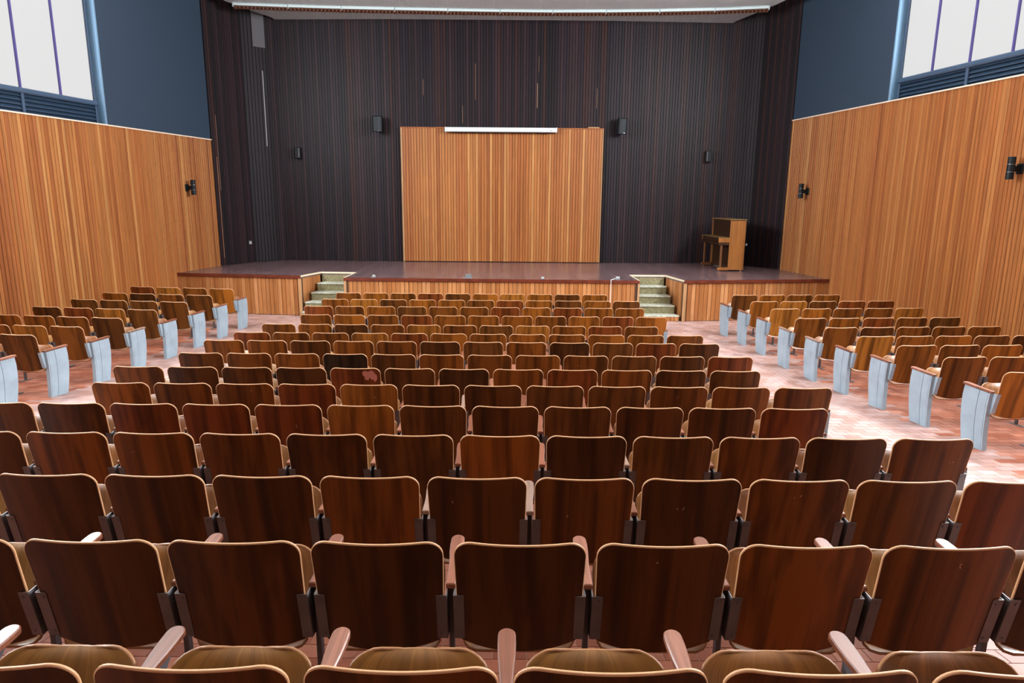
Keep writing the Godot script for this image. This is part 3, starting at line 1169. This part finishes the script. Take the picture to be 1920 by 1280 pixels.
	for sl in [0.0, 0.085]:
		var key := "f" if sl == 0.0 else "s"
		mb = MB.new()
		mb.bx(Vector3(0, (0.598 - sl * 0.16) * 0.5, -0.152), Vector3(0.022, 0.598 + sl * 0.16, 0.036), 0.003)
		# plate that carries the armrest
		mb.prism(PackedVector2Array([Vector2(-0.165, 0.597), Vector2(-0.45, 0.597), Vector2(-0.42, 0.57), Vector2(-0.27, 0.47), Vector2(-0.165, 0.34)]), Transform3D(Basis(Vector3(0, 0, 1), Vector3(0, 1, 0), Vector3(-1, 0, 0)), Vector3.ZERO), -0.006, 0.006)
		seat_bits["post" + key] = mb.done(M.post)
		mb = MB.new()
		mb.box(Transform3D(Basis(Vector3.RIGHT, -atan(sl)), Vector3(0, -sl * 0.16 + 0.008, -0.16)), Vector3(0.045, 0.012, 0.24), 0.003)
		seat_bits["foot" + key] = mb.done(M.steel)
		# end panel: two curved sheets with an open seam, over a dark core
		mb = MB.new()
		var fr := [Vector2(-0.455, 0.597), Vector2(-0.468, 0.50), Vector2(-0.468, 0.38), Vector2(-0.452, 0.24), Vector2(-0.425, 0.11), Vector2(-0.39, -sl * 0.39)]
		var re := [Vector2(-0.112, 0.597), Vector2(-0.122, 0.48), Vector2(-0.127, 0.36), Vector2(-0.124, 0.22), Vector2(-0.116, 0.10), Vector2(-0.105, -sl * 0.105)]
		var px := Transform3D(Basis(Vector3(0, 0, 1), Vector3(0, 1, 0), Vector3(-1, 0, 0)), Vector3.ZERO)
		for piece in [[0.0, 0.595], [0.612, 0.93], [0.94, 1.0]]:
			var pg := PackedVector2Array()
			for k in 6:
				var v0: Vector2 = fr[k]
				var v1: Vector2 = re[k]
				pg.append(v0.lerp(v1, piece[0]))
			for k in range(5, -1, -1):
				var v0: Vector2 = fr[k]
				var v1: Vector2 = re[k]
				pg.append(v0.lerp(v1, piece[1]))
			mb.prism(pg, px, -0.024, 0.024, 0.003)
		mb.surface(M.paint)
		var core := PackedVector2Array()
		for k in 6:
			core.append((fr[k] as Vector2).lerp(re[k], 0.05))
		for k in range(5, -1, -1):
			core.append((fr[k] as Vector2).lerp(re[k], 0.95))
		mb.prism(core, px, -0.019, 0.019)
		seat_bits["panel" + key] = mb.done(M.seam)


var seat_cache := {}
func seat(left_end: bool, right_end: bool, sloped: bool) -> Node3D:
	var key := "%s%s%s" % [left_end, right_end, sloped]
	if not seat_cache.has(key):
		var o := Node3D.new()
		var s := "s" if sloped else "f"
		part(o, "backrest", seat_bits.back)
		part(o, "seat", seat_bits.pan)
		part(o, "seat_rail", seat_bits.rail)
		part(o, "bracket", seat_bits["bracket-1"], Transform3D(), M.paint if left_end else M.steel)
		part(o, "bracket", seat_bits["bracket1"], Transform3D(), M.paint if right_end else M.steel)
		if left_end:
			part(o, "end_panel", seat_bits["panel" + s], at(-0.262, 0, 0))
			part(o, "armrest", seat_bits.arm, at(-0.262, 0, 0))
		else:
			part(o, "standard", seat_bits["post" + s], at(-0.265, 0, 0))
			part(o, "armrest", seat_bits.arm, at(-0.265, 0, 0))
			part(o, "foot", seat_bits["foot" + s], at(-0.265, 0, 0))
		if right_end:
			part(o, "end_panel", seat_bits["panel" + s], at(0.262, 0, 0))
			part(o, "armrest", seat_bits.arm, at(0.262, 0, 0))
		seat_cache[key] = o
	return seat_cache[key]


const ORD := ["first", "second", "third", "fourth", "fifth", "sixth", "seventh", "eighth", "ninth", "tenth", "eleventh", "twelfth", "thirteenth", "fourteenth", "fifteenth"]


func put_seat(x: float, z: float, turn: float, wide: float, le: bool, re: bool, tone: int, label: String) -> Node3D:
	var o: Node3D = seat(le, re, z > -9.6).duplicate()
	o.name = numbered("auditorium_seat")
	add_child(o, true)
	o.transform = Transform3D(Basis(Vector3.UP, turn).scaled_local(Vector3(wide, 1, 1)), Vector3(x, floor_y(z), z))
	tag(o, label, "seat", "plywood tip-up auditorium seats")
	var arm: Material = M.arms[rng.randi() % 3 if rng.randf() < 0.85 else 3]
	var pan: Material = M.pans[rng.randi() % 4]
	var j := rng.randi() % 4
	for c in o.get_children():
		var nm := String(c.name)
		if nm.begins_with("backrest"):
			c.set_surface_override_material(0, M.backs[tone][j])
		elif nm == "seat":
			c.set_surface_override_material(0, pan)
		elif nm.begins_with("armrest"):
			c.set_surface_override_material(0, arm)
	return o


func pick_tone(far: float) -> int:  # farther rows get oranger, paler tones: their stronger light put into the colour
	var w := [3.0, 3.0 - 2.0 * far, 1.0 + 2.0 * far, 2.5 - 2.2 * far, 1.0 + far, 0.3 + 2.4 * far, 1.4, 0.06, 0.05 + 0.7 * far]
	var sum := 0.0
	for k in w:
		sum += k
	var r := rng.randf() * sum
	for k in w.size():
		r -= w[k]
		if r <= 0.0:
			return k
	return 0


func build_seats() -> void:
	seat_meshes()
	# central block, front row first: z of the top of the backs, x of the first seat, how many
	var rows := [[-13.089, -3.176, 10], [-12.255, -3.224, 11], [-11.443, -3.297, 11], [-10.583, -3.101, 11], [-9.759, -3.41, 11], [-8.961, -3.502, 12], [-8.139, -3.533, 12], [-7.273, -3.424, 12], [-6.421, -3.647, 12], [-5.581, -3.339, 12], [-4.751, -3.755, 12], [-3.923, -3.249, 12], [-3.113, -2.817, 11], [-2.277, -2.084, 9], [-1.476, -1.334, 6]]
	var fixed := {"7 3": 7, "8 4": 4, "1 1": 8, "10 5": 8, "5 0": 4, "2 0": 4, "3 10": 5, "7 11": 4, "13 1": 3}
	for r in rows.size():
		for i in rows[r][2]:
			var z: float = rows[r][0]
			var x: float = rows[r][1] + PITCH * i
			var n: int = rows[r][2]
			var far := clampf((-z - 3.0) / 9.0, 0, 1)
			var key := "%d %d" % [r, i]
			var tone: int = fixed[key] if fixed.has(key) else pick_tone(far)
			var whole := r < 12
			var label := "%s plywood seat, %s from left in central block's %s row from stage" % [M.tones[tone], ORD[i], ORD[r]]
			if not whole:
				label = "%s plywood seat, %s visible from left in central block's %s row from stage" % [M.tones[tone], ORD[i], ORD[r]]
			var o := put_seat(x, z, 0.0, 1.0, i == 0 and whole, i == n - 1 and r < 12, tone, label)
			if key == "8 4":
				wear_patch(o)
			elif rng.randf() < 0.22:
				scratches(o)
	# right block, rows turned a little towards the stage: inner seat (x, z) and how many
	var R := [[4.541, -13.199, 4], [4.623, -12.362, 5], [4.69, -11.541, 5], [4.727, -10.596, 5], [4.832, -9.813, 5], [4.93, -9.03, 5], [4.973, -8.15, 4], [5.058, -7.38, 3], [5.10, -6.50, 2]]
	for r in R.size():
		for i in R[r][2]:
			var turn := 0.085
			var d: float = 0.562 * i
			var tone := pick_tone(0.75)
			var at_wall: bool = i == R[r][2] - 1 and r < 6
			put_seat(R[r][0] + d * cos(turn), R[r][1] - d * sin(turn), turn, 1.06, i == 0, at_wall, tone, "%s plywood seat, %s from the aisle in right block's %s row from stage" % [M.tones[tone], ORD[i], ORD[r]])
	var L := [[-5.834, -13.54, 4], [-5.865, -12.62, 4], [-5.93, -11.776, 4], [-6.03, -10.93, 4], [-6.15, -10.15, 4], [-6.25, -9.35, 3], [-6.333, -8.518, 2], [-6.42, -7.68, 1]]
	for r in L.size():
		for i in L[r][2]:
			var turn := -0.12
			var d: float = 0.568 * i
			var tone := pick_tone(0.55)
			var at_wall: bool = i == L[r][2] - 1 and r < 5
			put_seat(L[r][0] - d * cos(turn), L[r][1] + d * sin(turn), turn, 1.06, at_wall, i == 0, tone, "%s plywood seat, %s from the aisle in left block's %s row from stage" % [M.tones[tone], ORD[i], ORD[r]])
	for k in seat_cache:
		seat_cache[k].free()


func wear_patch(o: Node3D) -> void:
	# a torn patch where the veneer has come off, on the rear of the back
	var mb := MB.new()
	for blob in [[0.10, 0.79, 0.028, 0.03], [0.135, 0.775, 0.03, 0.04], [0.165, 0.77, 0.026, 0.05], [0.115, 0.745, 0.024, 0.03], [0.19, 0.745, 0.02, 0.045]]:
		var ring := []
		for k in 11:
			var an := TAU * k / 11
			var f := 0.75 + 0.45 * fposmod(sin(k * 12.9 + blob[0] * 90.0) * 43.7, 1.0)
			ring.append(Vector2(blob[0] + blob[2] * f * cos(an), blob[1] + blob[3] * f * sin(an)))
		for k in 11:
			var a: Vector2 = ring[k]
			var b: Vector2 = ring[(k + 1) % 11]
			var p := []
			for e in [Vector2(blob[0], blob[1]), a, b]:
				p.append(Vector3(e.x, e.y, back_z(e.x, e.y) + 0.0085))
			mb.tri(p[0], p[1], p[2], Vector3(0, 0, 1))
	part(o, "bare_patch", mb.done(M.wear))


func scratches(o: Node3D) -> void:
	var mb := MB.new()
	var cx := rng.randf_range(-0.15, 0.15)
	var cy := rng.randf_range(0.62, 0.79)
	for k in 2:
		var a := Vector2(cx + rng.randf_range(-0.02, 0.02), cy + rng.randf_range(-0.01, 0.01))
		var d := Vector2(rng.randf_range(-0.012, 0.014), rng.randf_range(0.006, 0.022))
		var w := Vector2(-d.y, d.x).normalized() * 0.0016
		var p := []
		for e in [a - w, a + d * 0.5 - w * 2.0, a + d, a + d * 0.5 + w * 2.0]:
			p.append(Vector3(e.x, e.y, back_z(e.x, e.y) + 0.0082))
		mb.quad(p[0], p[1], p[2], p[3], Vector3(0, 0, 1))
	part(o, "scratch", mb.done(M.scratch))


# ---------------------------------------------------------------- fittings
func build_fittings() -> void:
	# two loudspeakers on the back wall
	for sd in 2:
		var p := Vector3(-3.60, 4.54, -18.80) if sd == 0 else Vector3(2.86, 4.53, -18.80)
		var s := thing("loudspeaker", "black rounded loudspeaker on dark back wall left of the orange panel" if sd == 0 else "black rounded loudspeaker on dark back wall right of the orange panel", "loudspeaker", p, 0.22 if sd == 0 else 0.2, "loudspeakers on the back wall")
		var b := MB.new()
		var pl := PackedVector2Array([Vector2(-0.10, -0.12), Vector2(0.10, -0.12), Vector2(0.13, 0.02), Vector2(0.115, 0.08), Vector2(0.06, 0.12), Vector2(0, 0.13), Vector2(-0.06, 0.12), Vector2(-0.115, 0.08), Vector2(-0.13, 0.02)])
		var xf := Transform3D(Basis(Vector3.RIGHT, 0.12) * Basis(Vector3(1, 0, 0), Vector3(0, 0, 1), Vector3(0, -1, 0)), Vector3.ZERO)
		b.prism(pl, xf, -0.2, 0.2, 0.012)
		part(s, "cabinet", b.done(M.black))
		b = MB.new()
		var gp := PackedVector2Array()
		for e in [Vector2(0.118, 0.06), Vector2(0.1, 0.1), Vector2(0.055, 0.128), Vector2(0, 0.137), Vector2(-0.055, 0.128), Vector2(-0.1, 0.1), Vector2(-0.118, 0.06)]:
			gp.append(e)
		b.prism(gp, xf, -0.18, 0.18)
		part(s, "grille", b.done(M.black_cloth))
		b = MB.new()
		b.bx(Vector3(0, 0, -0.19), Vector3(0.06, 0.1, 0.18), 0.005)
		b.bx(Vector3(0, 0, -0.275), Vector3(0.1, 0.16, 0.02), 0.004)
		part(s, "wall_bracket", b.done(M.black))
		b = MB.new()
		b.bx(Vector3(0.02, -0.186, 0.125), Vector3(0.04, 0.008, 0.006))
		part(s, "badge", b.done(M.metal))
	# small flat boxes further out on the same wall
	for sd in 2:
		var p := Vector3(-5.82, 3.80, -19.10) if sd == 0 else Vector3(5.26, 3.79, -19.10)
		var s := thing("wall_box", "small black box on the dark back wall near its left end" if sd == 0 else "small black box on the dark back wall above the piano", "wall fitting", p, -0.1 if sd == 0 else 0.1, "small boxes on the back wall")
		var b := MB.new()
		b.bx(Vector3(0, 0, 0.03), Vector3(0.15, 0.30, 0.1), 0.015)
		part(s, "housing", b.done(M.black))
		b = MB.new()
		b.bx(Vector3(0.05 if sd == 0 else -0.05, 0, 0.085), Vector3(0.03, 0.25, 0.02), 0.006)
		part(s, "front_rail", b.done(M.post))
		b = MB.new()
		b.bx(Vector3(0, 0, -0.035), Vector3(0.08, 0.12, 0.04))
		part(s, "mount", b.done(M.black))
	# cylinder fittings on the boarded side walls
	for e in [[0, 1.13, 2.84, "black cylindrical fitting on the left boarded wall near the stage", 1.0], [1, 0.95, 2.87, "black cylindrical fitting on the right boarded wall near the stage", 1.0], [1, 6.72, 3.17, "black cylindrical fitting on the right boarded wall at frame edge", 1.0]]:
		var sd: int = e[0]
		var f := frame_at(LA if sd == 0 else RA, LB if sd == 0 else RB, e[1], 1.0 if sd == 0 else -1.0)
		var s := thing("wall_cylinder", e[3], "wall fitting", f.origin + Vector3(0, e[2], 0), 0.0, "cylinder fittings on the side walls")
		s.basis = f.basis
		var b := MB.new()
		for k in [[-0.17, -0.06], [-0.055, 0.055], [0.06, 0.17]]:
			b.lathe([Vector2(0, k[0]), Vector2(0.052, k[0]), Vector2(0.056, k[0] + 0.004), Vector2(0.056, k[1] - 0.004), Vector2(0.052, k[1]), Vector2(0, k[1])], 20, at(0, 0, 0.19))
		part(s, "cylinder", b.done(M.black))
		b = MB.new()
		for k in [-0.0575, 0.0575]:
			b.lathe([Vector2(0, k - 0.003), Vector2(0.05, k - 0.003), Vector2(0.05, k + 0.003), Vector2(0, k + 0.003)], 20, at(0, 0, 0.19))
		part(s, "ring", b.done(M.metal))
		b = MB.new()
		b.bx(Vector3(0, -0.01, 0.09), Vector3(0.05, 0.09, 0.12), 0.006)
		b.bx(Vector3(0, -0.01, 0.027), Vector3(0.13, 0.16, 0.02), 0.006)
		part(s, "bracket", b.done(M.black))
	# socket on the dark side wall
	var f2 := frame_at(Vector2(-7.44, -17.45), Vector2(-6.95, -18.52), 1.0, -1.0)
	var so := thing("wall_socket", "small white wall socket low on the dark left stage wall", "socket", f2.origin + Vector3(0, 1.44, 0) + f2.basis.z * 0.02)
	so.basis = f2.basis
	var b2 := MB.new()
	b2.bx(Vector3(0, 0, 0.006), Vector3(0.09, 0.09, 0.012), 0.003)
	part(so, "plate", b2.done(M.metal))
	b2 = MB.new()
	b2.lathe([Vector2(0.026, 0.0), Vector2(0.026, 0.006), Vector2(0, 0.006)], 14, Transform3D(Basis(Vector3(1, 0, 0), Vector3(0, 0, 1), Vector3(0, -1, 0)), Vector3(0.008, -0.006, 0.012)))
	part(so, "insert", b2.done(M.white))
	# floor boxes along the stage edge
	for e in [[-1.0, -15.17, 0.20, "open grey metal floor box at the stage edge before the orange panel"], [0.66, -15.05, 0.09, "small pale floor socket at stage edge right of the open box"], [2.33, -15.13, 0.12, "small white floor socket at stage edge beside the hanging cable"], [-3.1, -15.16, 0.10, "small white floor socket at stage edge beside the left steps"]]:
		var s := thing("floor_box", e[3], "floor socket", Vector3(e[0], STAGE + 0.001, e[1]), 0.0, "floor sockets on the stage edge")
		var b := MB.new()
		var w: float = e[2]
		b.bx(Vector3(0, 0.006, 0), Vector3(w, 0.012, w * 0.7), 0.003)
		part(s, "frame", b.done(M.metal))
		b = MB.new()
		b.box(Transform3D(Basis(Vector3.RIGHT, -0.9), Vector3(w * 0.1, 0.012 + w * 0.16, -w * 0.2)), Vector3(w * 0.7, 0.008, w * 0.45), 0.002)
		part(s, "lid", b.done(M.white if w < 0.15 else M.metal))
	# white cable that comes out of the deck and hangs down the apron
	var cab := MB.new()
	cab.tube([Vector3(2.27, STAGE + 0.012, -15.1), Vector3(2.2, STAGE + 0.01, -15.0), Vector3(2.155, STAGE + 0.012, -14.9), Vector3(2.15, STAGE + 0.01, -14.856), Vector3(2.15, STAGE - 0.04, -14.848), Vector3(2.15, 0.45, -14.852), Vector3(2.146, 0.02, -14.85)], 0.007, 8)
	tag(part(self, numbered("cable"), cab.done(M.white)), "thin white cable hanging down the stage front beside the right steps", "cable")


func build_piano() -> void:
	# the keyboard looks to the left; local x = forward (towards the player), local z = along the keyboard
	var p := thing("upright_piano", "old light brown upright piano on the right of the stage", "piano", Vector3(5.36, STAGE, -17.02), 0.02)
	var Ln := 1.46
	var b := MB.new()
	# near and far cheek
	for z in [-0.02, -Ln + 0.02]:
		b = MB.new()
		b.bx(Vector3(0.19, 0.64, z), Vector3(0.385, 1.22, 0.04), 0.004)
		part(p, "side_panel", b.done(M.piano))
	b = MB.new()
	b.bx(Vector3(0.36, 0.64, -Ln * 0.5), Vector3(0.03, 1.2, Ln - 0.08))
	for k in 4:
		b.bx(Vector3(0.385, 0.6, -0.2 - k * 0.36), Vector3(0.05, 1.1, 0.08))
	part(p, "back_frame", b.done(M.piano_shaded))
	b = MB.new()
	b.bx(Vector3(0.185, 1.262, -Ln * 0.5), Vector3(0.43, 0.026, Ln + 0.05), 0.006)
	part(p, "lid", b.done(M.piano_top))
	b = MB.new()
	b.box(Transform3D(Basis(Vector3.BACK, 0.03), Vector3(0.02, 1.035, -Ln * 0.5)), Vector3(0.025, 0.43, Ln - 0.08), 0.003)
	part(p, "upper_panel", b.done(M.piano_shaded))
	b = MB.new()
	b.bx(Vector3(0.04, 0.36, -Ln * 0.5), Vector3(0.025, 0.5, Ln - 0.08), 0.003)
	part(p, "lower_panel", b.done(M.piano_shaded))
	# keybed, arms and fallboard
	b = MB.new()
	b.bx(Vector3(-0.13, 0.672, -Ln * 0.5), Vector3(0.28, 0.06, Ln - 0.005), 0.004)
	part(p, "keybed", b.done(M.piano_shaded))
	b = MB.new()
	b.bx(Vector3(-0.135, 0.765, -Ln * 0.5), Vector3(0.25, 0.125, Ln - 0.09), 0.012)
	part(p, "fallboard", b.done(M.piano_shaded))
	b = MB.new()
	b.bx(Vector3(-0.13, 0.822, -Ln * 0.5), Vector3(0.285, 0.014, Ln - 0.002), 0.004)
	part(p, "fallboard_lid", b.done(M.piano_top))
	for z in [-0.025, -Ln + 0.025]:
		b = MB.new()
		b.bx(Vector3(-0.135, 0.76, z), Vector3(0.27, 0.112, 0.045), 0.006)
		part(p, "arm", b.done(M.piano if z > -0.5 else M.piano_half_shaded))
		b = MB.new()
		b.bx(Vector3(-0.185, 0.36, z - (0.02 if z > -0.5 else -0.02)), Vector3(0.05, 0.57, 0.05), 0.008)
		part(p, "leg", b.done(M.piano_half_shaded))
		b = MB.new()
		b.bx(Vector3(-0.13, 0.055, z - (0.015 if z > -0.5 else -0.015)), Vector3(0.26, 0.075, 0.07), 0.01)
		part(p, "toe_block", b.done(M.piano if z > -0.5 else M.piano_half_shaded))
	b = MB.new()
	b.bx(Vector3(0.1, 0.09, -Ln * 0.5), Vector3(0.16, 0.1, Ln - 0.08), 0.004)
	part(p, "bottom_rail", b.done(M.piano_shaded))
	for k in 3:
		b = MB.new()
		b.bx(Vector3(-0.03, 0.06, -Ln * 0.5 + (k - 1) * 0.11), Vector3(0.12, 0.014, 0.035), 0.005)
		part(p, "pedal", b.done(M.metal))
	for e in [[-0.2, -0.05], [0.33, -0.05], [-0.2, -Ln + 0.05], [0.33, -Ln + 0.05]]:
		b = MB.new()
		b.lathe([Vector2(0, -0.012), Vector2(0.016, -0.012), Vector2(0.016, 0.012), Vector2(0, 0.012)], 12, Transform3D(Basis(Vector3(1, 0, 0), Vector3(0, 0, 1), Vector3(0, -1, 0)), Vector3(e[0], 0.0175, e[1])))
		part(p, "castor", b.done(M.metal))
	b = MB.new()
	b.bx(Vector3(0.43, 0.66, -0.03), Vector3(0.04, 0.05, 0.012), 0.003)
	part(p, "handle", b.done(M.metal))
